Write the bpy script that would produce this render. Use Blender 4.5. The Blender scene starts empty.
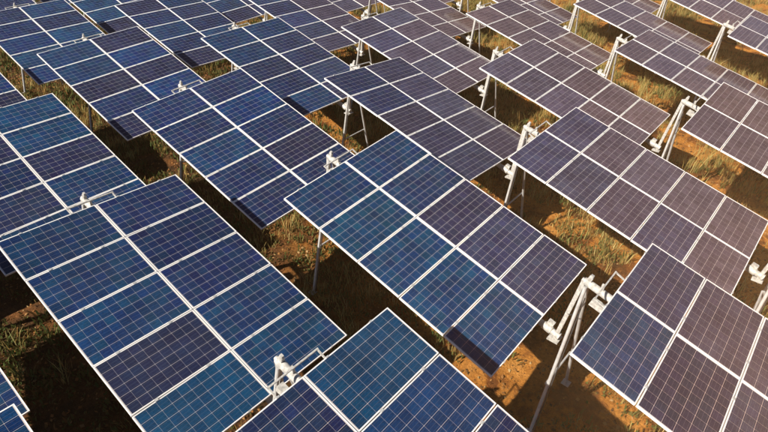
import bpy, math, random
import numpy as np
from mathutils import Matrix, Vector

# ------------------------------------------------------------------ camera, world, sun, exposure
scene = bpy.context.scene
R = math.radians
HG = 3.45                                     # height of a table's high end above the ground
FPX, YAW, PITCH, ROLL = 541.93, 0.86906, 0.62208, 0.01828
CAM = Vector((-7.0489, -7.0093, 5.7215 + HG))

def camera_axes():
    cy, sy, cp, sp = math.cos(YAW), math.sin(YAW), math.cos(PITCH), math.sin(PITCH)
    f = Vector((sy * cp, cy * cp, -sp)); r = Vector((cy, -sy, 0)); u = r.cross(f)
    cr, sr = math.cos(ROLL), math.sin(ROLL)
    return cr * r + sr * u, -sr * r + cr * u, f
CR, CU, CF = camera_axes()
cam_data = bpy.data.cameras.new('camera')
cam_data.sensor_width = 36.0
cam_data.lens = 36.0 * FPX / 768.0
cam_data.clip_end = 1500.0
cam = bpy.data.objects.new('camera', cam_data)
scene.collection.objects.link(cam)
cam.matrix_world = Matrix(((CR.x, CU.x, -CF.x, CAM.x), (CR.y, CU.y, -CF.y, CAM.y), (CR.z, CU.z, -CF.z, CAM.z), (0, 0, 0, 1)))
scene.camera = cam

SUN_EL, SUN_AZ = R(40.0), R(-72.0)            # azimuth clockwise from +Y
world = bpy.data.worlds.new('World'); scene.world = world; world.use_nodes = True
wt = world.node_tree
sky = wt.nodes.new('ShaderNodeTexSky'); sky.sky_type = 'NISHITA'; sky.sun_disc = False
sky.sun_elevation = SUN_EL; sky.sun_rotation = SUN_AZ % (2 * math.pi)
sky.dust_density = 0.4; sky.air_density = 0.5
bg = wt.nodes['Background']; bg.inputs['Strength'].default_value = 0.05
wt.links.new(sky.outputs[0], bg.inputs['Color'])

sun_data = bpy.data.lights.new('sun', 'SUN'); sun_data.energy = 5.0; sun_data.angle = R(0.5); sun_data.color = (1.0, 0.91, 0.79)
sun = bpy.data.objects.new('sun', sun_data); scene.collection.objects.link(sun)
sdir = Vector((math.sin(SUN_AZ) * math.cos(SUN_EL), math.cos(SUN_AZ) * math.cos(SUN_EL), math.sin(SUN_EL)))
sun.rotation_euler = sdir.to_track_quat('Z', 'Y').to_euler()
sun.location = sdir * 60

scene.view_settings.view_transform = 'Standard'; scene.view_settings.look = 'None'
scene.view_settings.exposure = 0.85; scene.view_settings.gamma = 1.0
scene.view_settings.use_curve_mapping = False
scene.render.engine = 'CYCLES'
scene.cycles.max_bounces = 6; scene.cycles.diffuse_bounces = 1; scene.cycles.glossy_bounces = 3

rng = random.Random(7)
nrng = np.random.default_rng(11)
COL = scene.collection

# ------------------------------------------------------------------ helpers
def project(p):
    d = Vector(p) - CAM
    z = d.dot(CF)
    if z < 0.3: return None
    return 384 + FPX * d.dot(CR) / z, 216 - FPX * d.dot(CU) / z

def mesh(name, verts, faces, mat=None, smooth=False, uvs=None):
    me = bpy.data.meshes.new(name)
    me.from_pydata([tuple(v) for v in verts], [], faces)
    if uvs is not None:
        lay = me.uv_layers.new(name='UVMap')
        lay.data.foreach_set('uv', np.array(uvs, dtype=np.float32).ravel())
    if mat: me.materials.append(mat)
    if smooth: me.polygons.foreach_set('use_smooth', [True] * len(me.polygons))
    me.update()
    return me

def obj(name, me, parent=None, matrix=None):
    o = bpy.data.objects.new(name, me); COL.objects.link(o)
    if parent: o.parent = parent
    if matrix is not None: o.matrix_local = matrix
    return o

class Build:
    """collects boxes, bars and tubes into one mesh"""
    def __init__(s): s.v = []; s.f = []
    def box(s, c, d, m=None, chamfer=0.0):
        x, y, z = d[0] / 2, d[1] / 2, d[2] / 2
        b = len(s.v)
        for sx, sy, sz in ((-1,-1,-1),(1,-1,-1),(1,1,-1),(-1,1,-1),(-1,-1,1),(1,-1,1),(1,1,1),(-1,1,1)):
            k = chamfer if sz > 0 else 0
            p = Vector((sx * (x - k), sy * (y - k), sz * z)) 
            if m is not None: p = m @ p
            s.v.append(Vector(c) + p)
        s.f += [tuple(b + i for i in q) for q in ((3,2,1,0),(4,5,6,7),(0,1,5,4),(1,2,6,5),(2,3,7,6),(3,0,4,7))]
        return s
    def tube(s, a, b, r0, r1=None, n=10, cap=True):
        a, b = Vector(a), Vector(b); r1 = r0 if r1 is None else r1
        q = (b - a).to_track_quat('Z', 'Y').to_matrix(); k = len(s.v)
        for p, r in ((a, r0), (b, r1)):
            for i in range(n):
                t = 2 * math.pi * i / n
                s.v.append(p + q @ Vector((r * math.cos(t), r * math.sin(t), 0)))
        for i in range(n):
            j = (i + 1) % n; s.f.append((k + i, k + j, k + n + j, k + n + i))
        if cap: s.f += [tuple(k + n - 1 - i for i in range(n)), tuple(k + n + i for i in range(n))]
        return s
    def bar(s, a, b, w, h, up=(0, 0, 1)):
        a, b = Vector(a), Vector(b); d = b - a; y = d.normalized(); x = y.cross(Vector(up)).normalized(); z = x.cross(y)
        m = Matrix((x, y, z)).transposed()
        return s.box((a + b) / 2, (w, d.length, h), m)
    def path(s, pts, r, n=6):
        for a, b in zip(pts[:-1], pts[1:]): s.tube(a, b, r, n=n, cap=True)
        return s
    def mesh(s, name, mat, smooth=False): return mesh(name, s.v, s.f, mat, smooth)

# ------------------------------------------------------------------ materials
def new_mat(name):
    m = bpy.data.materials.new(name); m.use_nodes = True
    nt = m.node_tree; return m, nt, nt.nodes['Principled BSDF']
def N(nt, kind, **kw):
    n = nt.nodes.new(kind)
    for k, v in kw.items(): setattr(n, k, v)
    return n
def ramp(nt, fac, stops):
    r = N(nt, 'ShaderNodeValToRGB'); e = r.color_ramp.elements
    while len(e) < len(stops): e.new(0.5)
    for i, (p, c) in enumerate(stops): e[i].position = p; e[i].color = (*c, 1)
    nt.links.new(fac, r.inputs[0]); return r.outputs[0]
def math_node(nt, op, a, b=None, c=None):
    n = N(nt, 'ShaderNodeMath', operation=op)
    for i, v in enumerate((a, b, c)):
        if v is None: continue
        if isinstance(v, (int, float)): n.inputs[i].default_value = v
        else: nt.links.new(v, n.inputs[i])
    return n.outputs[0]
def mix_col(nt, fac, a, b, blend='MIX'):
    n = N(nt, 'ShaderNodeMix', data_type='RGBA', blend_type=blend)
    for i, v in ((0, fac), (6, a), (7, b)):
        if isinstance(v, (int, float)): n.inputs[i].default_value = v
        elif isinstance(v, tuple): n.inputs[i].default_value = (*v, 1)
        else: nt.links.new(v, n.inputs[i])
    return n.outputs[2]

def cell_material():
    m, nt, b = new_mat('silicon_cell'); L = nt.links.new
    info = N(nt, 'ShaderNodeObjectInfo'); geo = N(nt, 'ShaderNodeNewGeometry')
    tc = N(nt, 'ShaderNodeTexCoord'); uv = N(nt, 'ShaderNodeSeparateXYZ'); L(tc.outputs['UV'], uv.inputs[0])
    # cell to cell shade
    hsv = N(nt, 'ShaderNodeHueSaturation'); L(info.outputs['Color'], hsv.inputs['Color'])
    isl = geo.outputs['Random Per Island']
    L(math_node(nt, 'MULTIPLY_ADD', isl, 0.34, 0.83), hsv.inputs['Value'])
    L(math_node(nt, 'MULTIPLY_ADD', math_node(nt, 'FRACT', math_node(nt, 'MULTIPLY', isl, 7.31)), 0.03, 0.485), hsv.inputs['Hue'])
    # crystal grains
    vor = N(nt, 'ShaderNodeTexVoronoi'); vor.inputs['Scale'].default_value = 70
    L(tc.outputs['Object'], vor.inputs['Vector'])
    gr = N(nt, 'ShaderNodeSeparateColor'); L(vor.outputs['Color'], gr.inputs[0])
    col = mix_col(nt, 0.45, hsv.outputs[0], ramp(nt, gr.outputs[0], [(0, (0.45, 0.45, 0.45)), (1, (1.55, 1.55, 1.55))]), 'MULTIPLY')
    # slow cloudy drift in the crystal colour, and a thin uneven dust film
    big = N(nt, 'ShaderNodeTexNoise'); big.inputs['Scale'].default_value = 2.3; big.inputs['Detail'].default_value = 3
    L(geo.outputs['Position'], big.inputs['Vector'])
    col = mix_col(nt, 0.8, col, ramp(nt, big.outputs[0], [(0.3, (0.72, 0.70, 0.74)), (0.5, (1.0, 1.0, 1.0)), (0.7, (1.25, 1.36, 1.3))]), 'MULTIPLY')
    film = N(nt, 'ShaderNodeTexNoise'); film.inputs['Scale'].default_value = 0.8; film.inputs['Detail'].default_value = 7; film.inputs['Roughness'].default_value = 0.65
    L(geo.outputs['Position'], film.inputs['Vector'])
    col = mix_col(nt, math_node(nt, 'MULTIPLY', math_node(nt, 'POWER', film.outputs[0], 2.5), 0.09), col, (0.30, 0.25, 0.21))
    # three bus bars along the string
    v3 = math_node(nt, 'FRACT', math_node(nt, 'MULTIPLY', uv.outputs['Y'], 3.0))
    bus = math_node(nt, 'LESS_THAN', math_node(nt, 'ABSOLUTE', math_node(nt, 'SUBTRACT', v3, 0.5)), 0.03)
    col = mix_col(nt, math_node(nt, 'MULTIPLY', bus, 0.35), col, (0.16, 0.18, 0.22))
    L(col, b.inputs['Base Color'])
    # faint dust film changes the gloss
    ns = N(nt, 'ShaderNodeTexNoise'); ns.inputs['Scale'].default_value = 1.7; ns.inputs['Detail'].default_value = 4
    L(geo.outputs['Position'], ns.inputs['Vector'])
    L(math_node(nt, 'MULTIPLY_ADD', ns.outputs[0], 0.14, 0.05), b.inputs['Roughness'])
    b.inputs['IOR'].default_value = 1.40
    return m

def simple_mat(name, col, rough=0.5, metal=0.0, var=0.12, scale=6.0, spec=0.5):
    m, nt, b = new_mat(name); L = nt.links.new
    geo = N(nt, 'ShaderNodeNewGeometry')
    ns = N(nt, 'ShaderNodeTexNoise'); ns.inputs['Scale'].default_value = scale; ns.inputs['Detail'].default_value = 5
    L(geo.outputs['Position'], ns.inputs['Vector'])
    lo = tuple(c * (1 - var) for c in col); hi = tuple(min(1, c * (1 + var)) for c in col)
    L(ramp(nt, ns.outputs[0], [(0.3, lo), (0.7, hi)]), b.inputs['Base Color'])
    L(math_node(nt, 'MULTIPLY_ADD', ns.outputs[0], 0.2, rough - 0.1), b.inputs['Roughness'])
    b.inputs['Metallic'].default_value = metal
    b.inputs['Specular IOR Level'].default_value = spec
    return m

M_CELL = cell_material()
M_SHEET = simple_mat('white_backsheet', (0.48, 0.44, 0.43), 0.18, var=0.06)
M_FRAME = simple_mat('anodised_aluminium', (0.86, 0.85, 0.83), 0.38, 0.15, 0.06, 3.0)
M_STEEL = simple_mat('galvanised_steel', (0.50, 0.50, 0.49), 0.45, 0.3, 0.14, 9.0)
M_WHITE = simple_mat('weathered_white_steel', (0.46, 0.45, 0.42), 0.5, 0.15, 0.32, 24.0)
M_DARK = simple_mat('black_rubber', (0.03, 0.03, 0.03), 0.6)
M_CONC = simple_mat('concrete', (0.36, 0.33, 0.29), 0.85, 0, 0.2, 14)

def soil_material():
    m, nt, b = new_mat('orange_soil'); L = nt.links.new
    geo = N(nt, 'ShaderNodeNewGeometry'); pos = geo.outputs['Position']
    def noise(sc, det=8, rough=0.6):
        n = N(nt, 'ShaderNodeTexNoise'); n.inputs['Scale'].default_value = sc; n.inputs['Detail'].default_value = det
        n.inputs['Roughness'].default_value = rough; L(pos, n.inputs['Vector']); return n.outputs[0]
    base = ramp(nt, noise(0.9), [(0.34, (0.075, 0.042, 0.02)), (0.45, (0.22, 0.08, 0.022)), (0.51, (0.54, 0.225, 0.045)), (0.70, (0.66, 0.32, 0.08))])
    sep = N(nt, 'ShaderNodeSeparateXYZ'); L(pos, sep.inputs[0])
    se = math_node(nt, 'ADD', math_node(nt, 'MULTIPLY_ADD', sep.outputs['Y'], -0.6, sep.outputs['X']), math_node(nt, 'MULTIPLY_ADD', noise(0.7, 5), 9.0, -4.5))
    mr = N(nt, 'ShaderNodeMapRange', interpolation_type='SMOOTHSTEP'); L(se, mr.inputs[0]); mr.inputs[1].default_value = -3.5; mr.inputs[2].default_value = 2.5
    loam = ramp(nt, noise(1.6), [(0.35, (0.045, 0.030, 0.016)), (0.52, (0.12, 0.060, 0.026)), (0.68, (0.26, 0.11, 0.035))])
    base = mix_col(nt, mr.outputs[0], loam, base)
    litter = ramp(nt, noise(16, 6, 0.7), [(0.40, (0.22, 0.17, 0.12)), (0.62, (1, 1, 1))])
    col = mix_col(nt, 0.4, base, litter, 'MULTIPLY')
    fine = ramp(nt, noise(55, 3), [(0.35, (0.55, 0.5, 0.45)), (0.65, (1.15, 1.15, 1.15))])
    col = mix_col(nt, 0.6, col, fine, 'MULTIPLY')
    L(col, b.inputs['Base Color']); b.inputs['Roughness'].default_value = 0.95
    b.inputs['Specular IOR Level'].default_value = 0.1
    bm = N(nt, 'ShaderNodeBump'); bm.inputs['Strength'].default_value = 1.0; bm.inputs['Distance'].default_value = 0.11
    L(noise(11, 8, 0.7), bm.inputs['Height']); L(bm.outputs[0], b.inputs['Normal'])
    return m
M_SOIL = soil_material()

def leaf_material(name, stops, trans=0.25):
    m, nt, b = new_mat(name); L = nt.links.new
    geo = N(nt, 'ShaderNodeNewGeometry')
    col = ramp(nt, geo.outputs['Random Per Island'], stops)
    ns = N(nt, 'ShaderNodeTexNoise'); ns.inputs['Scale'].default_value = 0.55; L(geo.outputs['Position'], ns.inputs['Vector'])
    col = mix_col(nt, 0.5, col, ramp(nt, ns.outputs[0], [(0.35, (0.75, 0.95, 0.7)), (0.65, (1.25, 1.0, 0.8))]), 'MULTIPLY')
    L(col, b.inputs['Base Color']); b.inputs['Roughness'].default_value = 0.75
    b.inputs['Specular IOR Level'].default_value = 0.15
    tr = N(nt, 'ShaderNodeBsdfTranslucent'); L(col, tr.inputs[0])
    mx = N(nt, 'ShaderNodeMixShader'); mx.inputs[0].default_value = trans
    L(b.outputs[0], mx.inputs[1]); L(tr.outputs[0], mx.inputs[2])
    L(mx.outputs[0], nt.nodes['Material Output'].inputs['Surface'])
    return m
M_STRAW = leaf_material('dry_grass_blade', [(0, (0.32, 0.16, 0.05)), (0.35, (0.46, 0.31, 0.11)), (0.7, (0.27, 0.26, 0.09)), (1, (0.58, 0.47, 0.22))])
M_LITTER = leaf_material('leaf_litter', [(0, (0.05, 0.03, 0.015)), (0.4, (0.14, 0.065, 0.025)), (0.75, (0.26, 0.115, 0.035)), (1, (0.33, 0.22, 0.11))], 0.0)
M_GREEN = leaf_material('weed_leaf', [(0, (0.045, 0.075, 0.022)), (0.4, (0.09, 0.12, 0.035)), (0.75, (0.12, 0.10, 0.035)), (1, (0.20, 0.10, 0.035))])

# ------------------------------------------------------------------ ground
def vnoise(x, y, seed=0):
    xi, yi = np.floor(x).astype(np.int64), np.floor(y).astype(np.int64)
    fx, fy = x - xi, y - yi; fx = fx * fx * (3 - 2 * fx); fy = fy * fy * (3 - 2 * fy)
    def h(a, b):
        n = (a * 374761393 + b * 668265263 + seed * 1442695041) & 0x7fffffff
        n = ((n ^ (n >> 13)) * 1274126177) & 0x7fffffff
        return ((n ^ (n >> 16)) & 0xffff) / 65535.0
    return (h(xi, yi) * (1 - fx) + h(xi + 1, yi) * fx) * (1 - fy) + (h(xi, yi + 1) * (1 - fx) + h(xi + 1, yi + 1) * fx) * fy
def ground_z(x, y):
    x = np.asarray(x, float); y = np.asarray(y, float)
    return (vnoise(x * 0.35, y * 0.35, 1) - 0.5) * 0.22 + (vnoise(x * 1.3, y * 1.3, 2) - 0.5) * 0.10 + (vnoise(x * 4, y * 4, 3) - 0.5) * 0.05

def axis_points(lo, hi, step, far):
    core = np.arange(lo, hi + 1e-6, step); out = []
    a, s = lo, step
    while a > -far: s *= 1.35; a -= s; out.append(a)
    left = out[::-1]; out = []; a, s = core[-1], step
    while a < far: s *= 1.35; a += s; out.append(a)
    return np.concatenate([left, core, out])
gx, gy = axis_points(-14, 34, 0.16, 400), axis_points(-14, 30, 0.16, 400)
GX, GY = np.meshgrid(gx, gy); GZ = ground_z(GX, GY)
nx, ny = len(gx), len(gy)
idx = (np.arange(ny - 1)[:, None] * nx + np.arange(nx - 1)[None, :]).ravel()
gm = bpy.data.meshes.new('ground')
gm.vertices.add(nx * ny); gm.vertices.foreach_set('co', np.stack([GX, GY, GZ], -1).ravel())
quads = np.stack([idx, idx + 1, idx + nx + 1, idx + nx], 1)
gm.loops.add(quads.size); gm.loops.foreach_set('vertex_index', quads.ravel())
gm.polygons.add(len(quads)); gm.polygons.foreach_set('loop_start', np.arange(len(quads)) * 4)
gm.polygons.foreach_set('use_smooth', np.ones(len(quads), bool))
gm.materials.append(M_SOIL); gm.update(calc_edges=True)
ground = obj('ground', gm); ground['kind'] = 'structure'; ground['label'] = 'bare orange soil with dry litter under the solar trackers'

# ------------------------------------------------------------------ solar trackers
ALPHA, PITCHP, U, V, VO = 0.25254, 0.9985, 5.7805, 4.2405, -2.3767
HALF = 1.66
FIT = {(-3,2):(0.3,0.092,0.010,-0.026), (-3,3):(-0.7,0.041,-0.006,-0.011), (-3,4):(-1.8,0.049,-0.004,-0.003), (-3,5):(-4.0,0.002,-0.02,-0.008), (-2,1):(1.0,0,0,0), (-2,2):(2.6,0.083,0.063,0.017), (-2,3):(0.0,0.019,0.005,0.006), (-2,4):(0.8,-0.059,0.011,-0.006), (-2,5):(-1.4,-0.001,0.005,0.006), (-1,1):(0.0,0.032,0.004,-0.015), (-1,2):(3.7,-0.021,-0.010,0.030), (-1,3):(-5.2,-0.025,-0.046,0.077), (-1,4):(2.1,-0.018,0.041,-0.019), (-1,5):(-1.0,-0.014,0.012,-0.055), (-1,6):(0.5,-0.001,0.022,0.009), (0,0):(0.0,0.081,-0.005,-0.001), (0,1):(-3.3,0.002,-0.037,-0.004), (0,2):(4.7,-0.059,0.006,0.041), (0,3):(1.8,0.006,0.004,-0.031), (0,4):(4.0,-0.005,-0.001,-0.016), (1,0):(-1.8,-0.057,0.003,0.001), (1,1):(-1.2,-0.097,-0.015,0.064), (1,2):(-1.1,0.006,0.001,-0.053)}
frng = random.Random(3)
for _i in range(-7, 4):
    for _j in range(-3, 14):
        r_ = frng.uniform(-3, 3)
        FIT.setdefault((_i, _j), (r_, 0, 0, 0))
CA, SA = math.cos(ALPHA), math.sin(ALPHA)
AX = Vector((0, -CA, -SA)); N0 = Vector((0, -SA, CA))

def table_matrix(i, j):
    """x across the table, y up the slope (towards the high end), z out of the glass; origin = middle of the high edge"""
    rho, dx, dy, dz = FIT[(i, j)]; rho = R(rho)
    lat = Vector((math.cos(rho), 0, 0)) + math.sin(rho) * N0
    nor = math.cos(rho) * N0 - math.sin(rho) * Vector((1, 0, 0))
    o = Vector(((j - 2) * V + dx, -i * U + (j - 2) * VO + dy, HG + dz))
    up = -AX
    return Matrix(((lat.x, up.x, nor.x, o.x), (lat.y, up.y, nor.y, o.y), (lat.z, up.z, nor.z, o.z), (0, 0, 0, 1)))

PW, PL, PD = 0.982, 1.645, 0.038            # one panel: width down the slope, length across, depth
LIP, CELL = 0.015, 0.1572
# x = long side, y = short side, z = 0 at the top of the frame
bf = Build()
for sy in (-1, 1): bf.box((0, sy * (PW / 2 - LIP / 2), -PD / 2), (PL, LIP, PD))
for sx in (-1, 1): bf.box((sx * (PL / 2 - LIP / 2), 0, -PD / 2), (LIP, PW - 2 * LIP - 0.0006, PD))
ME_FRAME = bf.mesh('frame', M_FRAME)
ME_SHEET = Build().box((0, 0, -0.0055), (PL - 2 * LIP - 0.001, PW - 2 * LIP - 0.001, 0.005)).mesh('solar_panel', M_SHEET)
ME_JBOX = Build().box((0, 0, 0), (0.12, 0.10, 0.024)).mesh('junction_box', M_DARK)
GAPX, GAPY = 0.0019, 0.0040
ZC = -0.0026
cell_pos = [((c - 4.5) * (CELL + GAPX), (r - 2.5) * (CELL - 0.003 + GAPY)) for r in range(6) for c in range(10)]
hc, hcy, cc = CELL / 2, (CELL - 0.003) / 2, 0.004
OCT = [(-hc + cc, -hcy), (hc - cc, -hcy), (hc, -hcy + cc), (hc, hcy - cc), (hc - cc, hcy), (-hc + cc, hcy), (-hc, hcy - cc), (-hc, -hcy + cc)]
def cell_geo(cs):
    v, f, uv = [], [], []
    for x, y in cs:
        k = len(v)
        for a, b in OCT: v.append((x + a, y + b, ZC)); uv.append((a / CELL + 0.5, b / CELL + 0.5))
        f.append(tuple(range(k, k + 8)))
    return v, f, uv
_v, _f, _u = cell_geo(cell_pos); ME_CELLS = mesh('cells', _v, _f, M_CELL, uvs=_u)
_v, _f, _u = cell_geo([(0, 0)]); ME_CELL = mesh('cell', _v, _f, M_CELL, uvs=_u)

TABLE_L = 5 * PITCHP
# rails, tube and cross arms in table coordinates
br = Build().box((0, -TABLE_L / 2, -PD - 0.022), (0.04, TABLE_L - 0.02, 0.04))
for k in range(6): br.box((0, -k * PITCHP + (-0.012 if k == 0 else 0.012 if k == 5 else 0), 0.001), (0.05, 0.026 if k in (0, 5) else 0.042, 0.012))
ME_RAIL = br.mesh('rail', M_STEEL)
ME_ARM = Build().box((0, 0, -PD - 0.072), (2.9, 0.06, 0.056)).mesh('cross_arm', M_STEEL)
ME_TUBE = Build().tube((0, 0.45, -PD - 0.165), (0, -TABLE_L - 0.16, -PD - 0.165), 0.062, n=14).mesh('torque_tube', M_WHITE, True)
bb = Build()
bb.bar((-0.43, 0.17, -0.03), (0.43, 0.17, -0.03), 0.024, 0.024)
for sx in (-0.415, 0.415): bb.bar((sx, 0.156, -0.032), (sx, -0.10, -0.075), 0.022, 0.022)
bb.bar((0, 0.19, -0.045), (0, 0.17, -0.14), 0.05, 0.04, (1, 0, 0))
ME_BRACKET = bb.mesh('bracket', M_WHITE)
bb = Build()
bb.tube((0, 0.34, -PD - 0.165), (0, 0.47, -PD - 0.165), 0.056, n=16)
bb.tube((0, 0.475, -PD - 0.165), (0, 0.50, -PD - 0.165), 0.035, n=12)
bb.box((0, 0.40, -0.105), (0.055, 0.07, 0.08))
bb.box((0, 0.40, -0.045), (0.035, 0.05, 0.05))
ME_BEAR = bb.mesh('bearing', M_WHITE)
bb = Build()
bb.tube((0, -TABLE_L - 0.07, -PD - 0.165), (0, -TABLE_L - 0.24, -PD - 0.165), 0.075, n=16)
bb.tube((0, -TABLE_L - 0.243, -PD - 0.165), (0, -TABLE_L - 0.36, -PD - 0.165), 0.06, n=16)
bb.tube((0, -TABLE_L - 0.363, -PD - 0.165), (0, -TABLE_L - 0.41, -PD - 0.165), 0.068, n=16)
bb.box((0.07, -TABLE_L - 0.16, -PD - 0.10), (0.09, 0.12, 0.10))
ME_MOTOR = bb.mesh('drive_motor', M_WHITE)
ME_CBOX = Build().box((0, 0, 0), (0.11, 0.22, 0.11)).mesh('control_box', M_WHITE)

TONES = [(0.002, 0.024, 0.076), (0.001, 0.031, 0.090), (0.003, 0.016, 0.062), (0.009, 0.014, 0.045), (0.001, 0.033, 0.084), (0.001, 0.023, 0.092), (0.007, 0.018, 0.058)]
VEIL_TINT = (0.092, 0.060, 0.066)  # mauve of the warm glare veil, put into the panel colour
MAIN_TONES = {  # left column then right column, from the high end down, as the photograph shows them
    (0, 2): [0, 4, 1, 1, 1, 0, 0, 3, 6, 6], (0, 1): [0, 0, 0, 3, 1, 2, 2, 2, 0, 1], (1, 1): [6, 0, 1, 0, 1, 1, 5, 2, 5, 2],
    (1, 2): [1, 3, 6, 3, 6, 6, 3, 3, 6, 3], (-1, 2): [2, 2, 0, 2, 2, 2, 5, 2, 3, 2], (-2, 2): [0, 0, 3, 2, 3, 3, 5, 3, 5, 0]}

def cell_px(mat):
    a, b, c = project(mat @ Vector((0, 0, 0))), project(mat @ Vector((CELL, 0, 0))), project(mat @ Vector((0, CELL, 0)))
    if not (a and b and c) or not (-10 < a[0] < 778 and -10 < a[1] < 442): return 0
    return math.sqrt(abs((b[0] - a[0]) * (c[1] - a[1]) - (c[0] - a[0]) * (b[1] - a[1])))

def make_tracker(i, j, label, group):
    T = table_matrix(i, j)
    apex_t = T @ Vector((0, 0.40, -PD - 0.165))
    base = Vector((apex_t.x, apex_t.y, 0)); base.z = float(ground_z(base.x, base.y))
    root = bpy.data.objects.new('solar_tracker', None); COL.objects.link(root)
    root.empty_display_size = 0.3
    root.location = base; root['label'] = label; root['category'] = 'solar tracker'; root['group'] = group
    W = Matrix.Translation(-base) @ T          # table frame relative to the Empty
    r = random.Random(i * 101 + j * 17 + 5)
    tones = MAIN_TONES.get((i, j)) or [r.choice((0, 0, 0, 1, 2, 2, 2, 3, 5, 6)) for _ in range(10)]
    singles = 0
    for k in range(10):
        colm, row = divmod(k, 5)
        loc = Matrix.Translation(((-1 if colm == 0 else 1) * (PL / 2 + 0.007), -(row + 0.5) * PITCHP, 0))
        wob = Matrix.Rotation(R(r.uniform(-0.35, 0.35)), 4, 'X') @ Matrix.Rotation(R(r.uniform(-0.35, 0.35)), 4, 'Y')
        pm = W @ loc @ wob
        p = obj('solar_panel', ME_SHEET, root, pm)
        obj('frame', ME_FRAME, p)
        obj('junction_box', ME_JBOX, p, Matrix.Translation((0.6, 0, -0.021)))
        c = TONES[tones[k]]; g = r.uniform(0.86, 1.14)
        e = min(1.0, max(0.0, ((T @ loc).translation.x - 0.5 * (T @ loc).translation.y - 1.0) / 9.0)) * r.uniform(0.75, 1.1); c = [(x * (1 - e) + y * e) * g for x, y in zip(c, VEIL_TINT)]  # cells drift to the painted glare tint towards the south-east
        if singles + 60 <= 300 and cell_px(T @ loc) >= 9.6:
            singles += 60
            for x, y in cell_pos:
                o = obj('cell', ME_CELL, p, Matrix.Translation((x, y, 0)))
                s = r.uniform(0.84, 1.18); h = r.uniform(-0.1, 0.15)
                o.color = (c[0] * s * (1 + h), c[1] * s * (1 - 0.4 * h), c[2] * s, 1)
        else:
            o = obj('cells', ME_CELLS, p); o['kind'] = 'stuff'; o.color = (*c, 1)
    for x in (-1.28, -0.42, 0.42, 1.28): obj('rail', ME_RAIL, root, W @ Matrix.Translation((x, 0, 0)))
    for s in (0.35, 1.45, 2.5, 3.55, 4.65): obj('cross_arm', ME_ARM, root, W @ Matrix.Translation((0, -s, 0)))
    tube = obj('torque_tube', ME_TUBE, root, W)
    obj('bracket', ME_BRACKET, root, W); obj('bearing', ME_BEAR, root, W); obj('drive_motor', ME_MOTOR, root, W)
    # high-end support: two splayed legs with a tie bar and a heavy strut that carries the low end of the table before
    ap = apex_t - base
    feet = []
    for dx in (-0.80, 0.78):
        fz = float(ground_z(base.x + dx, base.y)) - base.z
        a, b = Vector((ap.x + (0.05 if dx > 0 else -0.05), ap.y, ap.z - 0.06)), Vector((ap.x + dx, ap.y, fz - 0.1))
        lg = obj('leg', Build().tube(b, a, 0.032, n=10).mesh('leg', M_STEEL, False), root)
        obj('base_plate', Build().box((b.x, b.y, fz + 0.02), (0.16, 0.16, 0.014)).mesh('base_plate', M_STEEL), lg)
        feet.append((a, b))
    obj('conduit', Build().tube(feet[0][0].lerp(feet[0][1], 0.06) + Vector((0.02, -0.05, 0)), feet[0][1] + Vector((0.02, -0.05, 0)), 0.011, n=6).mesh('conduit', M_DARK), root)
    def on(k, t): return feet[k][0].lerp(feet[k][1], t)
    obj('tie_bar', Build().tube(on(0, 0.62) + Vector((0, 0.04, 0)), on(1, 0.62) + Vector((0, 0.04, 0)), 0.02, n=8).mesh('tie_bar', M_STEEL), root)
    # strut to the previous table's drive
    prev = table_matrix(i - 1, j) @ Vector((0, -TABLE_L - 0.30, -PD - 0.165)) - base
    top = ap + Vector((0, 0.06, 0.0))
    st = obj('strut', Build().bar(top, prev + Vector((0, -0.04, -0.09)), 0.068, 0.055, (1, 0, 0)).mesh('strut', M_WHITE), root)
    obj('saddle', Build().box(prev + Vector((0, -0.03, -0.11)), (0.22, 0.20, 0.03)).mesh('saddle', M_WHITE), st)
    cb = obj('control_box', ME_CBOX, root, W @ Matrix.Translation((-0.19, 0.08, -0.30)))
    c0 = W @ Vector((-0.19, 0.24, -0.40)); c1 = top.lerp(prev, 0.55) + Vector((0, 0, -0.04))
    pts = []
    for q in range(9):
        t = q / 8; p_ = c0.lerp(c1, t); p_.z -= 0.22 * 4 * t * (1 - t) * (0.7 + 0.6 * r.random() * 0); pts.append(p_)
    obj('cable', Build().path(pts, 0.008, 6).mesh('cable', M_DARK), root)
    return root

ORD = ['zeroth', 'first', 'second', 'third', 'fourth', 'fifth', 'sixth', 'seventh', 'eighth', 'ninth', 'tenth', 'eleventh', 'twelfth']
def visible(i, j, m=0):
    T = table_matrix(i, j); n = 0
    for s in np.linspace(0, 5, 11):
        for t in np.linspace(-1.66, 1.66, 9):
            q = project(T @ Vector((t, -s, 0)))
            if q and -m < q[0] < 768 + m and -m < q[1] < 432 + m: n += 1
    return n
SPECIAL = {
    (0, 2): 'whole blue tracker table at the centre of the photo, lower left corner shaded',
    (0, 1): 'large tracker table at lower left, one dark purple panel above its shaded corner',
    (1, 1): 'blue tracker table cut by the bottom edge, left of the orange soil patch',
    (1, 2): 'tracker table in the bottom right corner, beside the tall white strut',
    (1, 0): 'tracker table corner at the very bottom left, bright blue, overlapping another low corner',
    (0, 0): 'dark low corner of a tracker table at the left edge, above bottom left corner',
}
tables = [(i, j) for j in range(-2, 12) for i in range(-6, 4) if visible(i, j) >= 1]
lines = sorted({j for _, j in tables})
for (i, j) in tables:
    chain = sorted([a for a, b in tables if b == j], reverse=True)
    k = chain.index(i) + 1; n = lines.index(j) + 1
    lab = SPECIAL.get((i, j)) or f'tracker table of ten panels, {ORD[k]} from the front in the {ORD[n]} diagonal line from left'
    make_tracker(i, j, lab, 'solar trackers in staggered diagonal lines')
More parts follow.
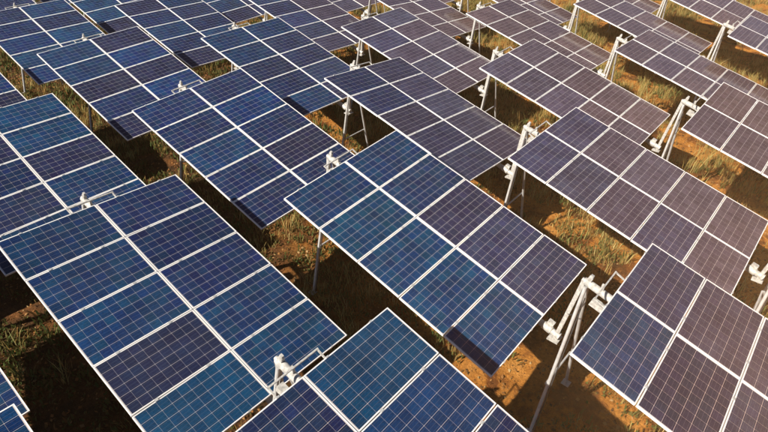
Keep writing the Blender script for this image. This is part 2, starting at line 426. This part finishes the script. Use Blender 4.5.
# neighbours just outside the picture whose shade, struts or undersides the picture shows
for (i, j, lab) in [(-1, 0, 'tracker table just beyond the left edge, behind the lower left tables'), (1, 3, 'tracker table just beyond the right edge, only its white strut showing'),
                    (2, 2, 'tracker table beyond the bottom right corner, following the corner table')]:
    if (i, j) not in tables: make_tracker(i, j, lab, 'solar trackers in staggered diagonal lines')

# ------------------------------------------------------------------ dry grass, weeds and clods
def seen_mask(x, y, m=40):
    d = np.stack([x - CAM.x, y - CAM.y, np.full_like(x, -CAM.z)], -1)
    z = d @ np.array(CF); z = np.maximum(z, 0.1)
    px = 384 + FPX * (d @ np.array(CR)) / z; py = 216 - FPX * (d @ np.array(CU)) / z
    return (px > -m) & (px < 768 + m) & (py > -m) & (py < 432 + m * 2)
def cover(x, y):
    n = 0.55 * vnoise(x * 0.55, y * 0.55, 21) + 0.45 * vnoise(x * 1.7, y * 1.7, 22)
    bare = np.exp(-(((x - 0.3) / 1.6) ** 2 + ((y + 4.6) / 1.6) ** 2)) * 0.5
    return n - bare
def blades(name, n_tuft, per, hmin, hmax, width, spread, mat, label, cat, thr, seed, bias):
    g = np.random.default_rng(seed)
    x = g.uniform(-13, 38, n_tuft); y = g.uniform(-12, 34, n_tuft)
    east = np.clip((x - 0.6 * y - 1) / 5, 0, 1)
    ok = seen_mask(x, y) & (cover(x, y) + bias[0] * (1 - east) + bias[1] * east + g.uniform(-0.12, 0.12, n_tuft) > thr)
    x, y = x[ok], y[ok]; n = len(x)
    hs = g.uniform(hmin, hmax, n) * (1 + 0.6 * np.clip((x - 3) / 8, 0, 1)) * (0.6 + 0.8 * vnoise(x * 0.8, y * 0.8, 33))
    x = np.repeat(x, per) + g.normal(0, spread, n * per); y = np.repeat(y, per) + g.normal(0, spread, n * per)
    h = np.repeat(hs, per) * g.uniform(0.5, 1.15, n * per); z = ground_z(x, y) - 0.02
    a = g.uniform(0, 2 * np.pi, n * per); lean = g.uniform(0.1, 0.75, n * per) * h
    w = width * g.uniform(0.6, 1.4, n * per); b = a + np.pi / 2 + g.normal(0, 0.4, n * per)
    dx, dy, wx, wy = np.cos(a) * lean, np.sin(a) * lean, np.cos(b) * w, np.sin(b) * w
    P = np.stack([np.stack([x - wx, y - wy, z], -1), np.stack([x + wx, y + wy, z], -1),
                  np.stack([x + dx * .4 + wx * .8, y + dy * .4 + wy * .8, z + h * .6], -1), np.stack([x + dx * .4 - wx * .8, y + dy * .4 - wy * .8, z + h * .6], -1),
                  np.stack([x + dx, y + dy, z + h * 0.95], -1)], 1)
    m = len(x); me = bpy.data.meshes.new(name)
    me.vertices.add(m * 5); me.vertices.foreach_set('co', P.ravel())
    k = np.arange(m)[:, None] * 5
    li = np.concatenate([k + np.array([[0, 1, 2, 3]]), k + np.array([[3, 2, 4]])], 1)
    me.loops.add(m * 7); me.loops.foreach_set('vertex_index', li.ravel())
    me.polygons.add(m * 2); me.polygons.foreach_set('loop_start', (np.arange(m)[:, None] * 7 + np.array([[0, 4]])).ravel())
    me.materials.append(mat); me.update(calc_edges=True)
    o = obj(name, me); o['kind'] = 'stuff'; o['label'] = label; o['category'] = cat
    return m
nb = blades('dry_grass', 30000, 14, 0.16, 0.46, 0.006, 0.07, M_STRAW, 'pale dry grass tufts between the tracker rows', 'grass', 0.47, 41, (-0.09, 0.07))
nb2 = blades('green_weeds', 44000, 12, 0.06, 0.22, 0.022, 0.09, M_GREEN, 'low green and rusty brown weeds on the soil', 'weeds', 0.44, 42, (0.12, -0.09))
# fallen leaves, twigs and clods lying on the soil
def litter(n, seed):
    g = np.random.default_rng(seed)
    x = g.uniform(-13, 26, n); y = g.uniform(-12, 26, n); ok = seen_mask(x, y); x, y = x[ok], y[ok]; n = len(x)
    sz = g.uniform(0.012, 0.05, n) ; el = g.uniform(0.3, 1.0, n); a = g.uniform(0, 2 * np.pi, n)
    c = np.stack([x, y, ground_z(x, y) + sz * 0.25 + 0.004], -1)
    u = np.stack([np.cos(a), np.sin(a), g.normal(0, 0.35, n)], -1) * sz[:, None]
    v = np.stack([-np.sin(a), np.cos(a), g.normal(0, 0.35, n)], -1) * (sz * el)[:, None]
    w = np.stack([g.normal(0, .2, n), g.normal(0, .2, n), np.ones(n)], -1) * (sz * g.uniform(0.3, 0.9, n))[:, None]
    P = np.stack([c - u, c - v, c + u, c + v, c + w], 1)
    me = bpy.data.meshes.new('soil_litter'); me.vertices.add(n * 5); me.vertices.foreach_set('co', P.ravel())
    k = np.arange(n)[:, None] * 5
    li = np.concatenate([k + np.array([[0, 1, 4]]), k + np.array([[1, 2, 4]]), k + np.array([[2, 3, 4]]), k + np.array([[3, 0, 4]])], 1)
    me.loops.add(n * 12); me.loops.foreach_set('vertex_index', li.ravel())
    me.polygons.add(n * 4); me.polygons.foreach_set('loop_start', np.arange(n * 4) * 3)
    me.materials.append(M_LITTER); me.update(calc_edges=True)
    o = obj('soil_litter', me); o['kind'] = 'stuff'; o['label'] = 'dry leaf litter and clods scattered on the orange soil'; o['category'] = 'litter'
litter(90000, 51)
print('blades', nb, nb2, 'trackers', len(tables))

# ------------------------------------------------------------------ warm haze, added to stand in for the lens glare
hb = Build().box((0, 0, 4.3), (900, 900, 11.0))
mh, nt, pb = new_mat('glare_haze'); nt.nodes.remove(pb)
pv = N(nt, 'ShaderNodeVolumePrincipled')
pv.inputs['Color'].default_value = (1.0, 0.56, 0.25, 1)
pv.inputs['Density'].default_value = 0.0012
pv.inputs['Anisotropy'].default_value = -0.7
nt.links.new(pv.outputs[0], nt.nodes['Material Output'].inputs['Volume'])
hz = obj('haze', hb.mesh('haze', mh)); hz['kind'] = 'stuff'; hz['label'] = 'added warm haze standing in for lens glare over the field'
scene.cycles.volume_bounces = 0
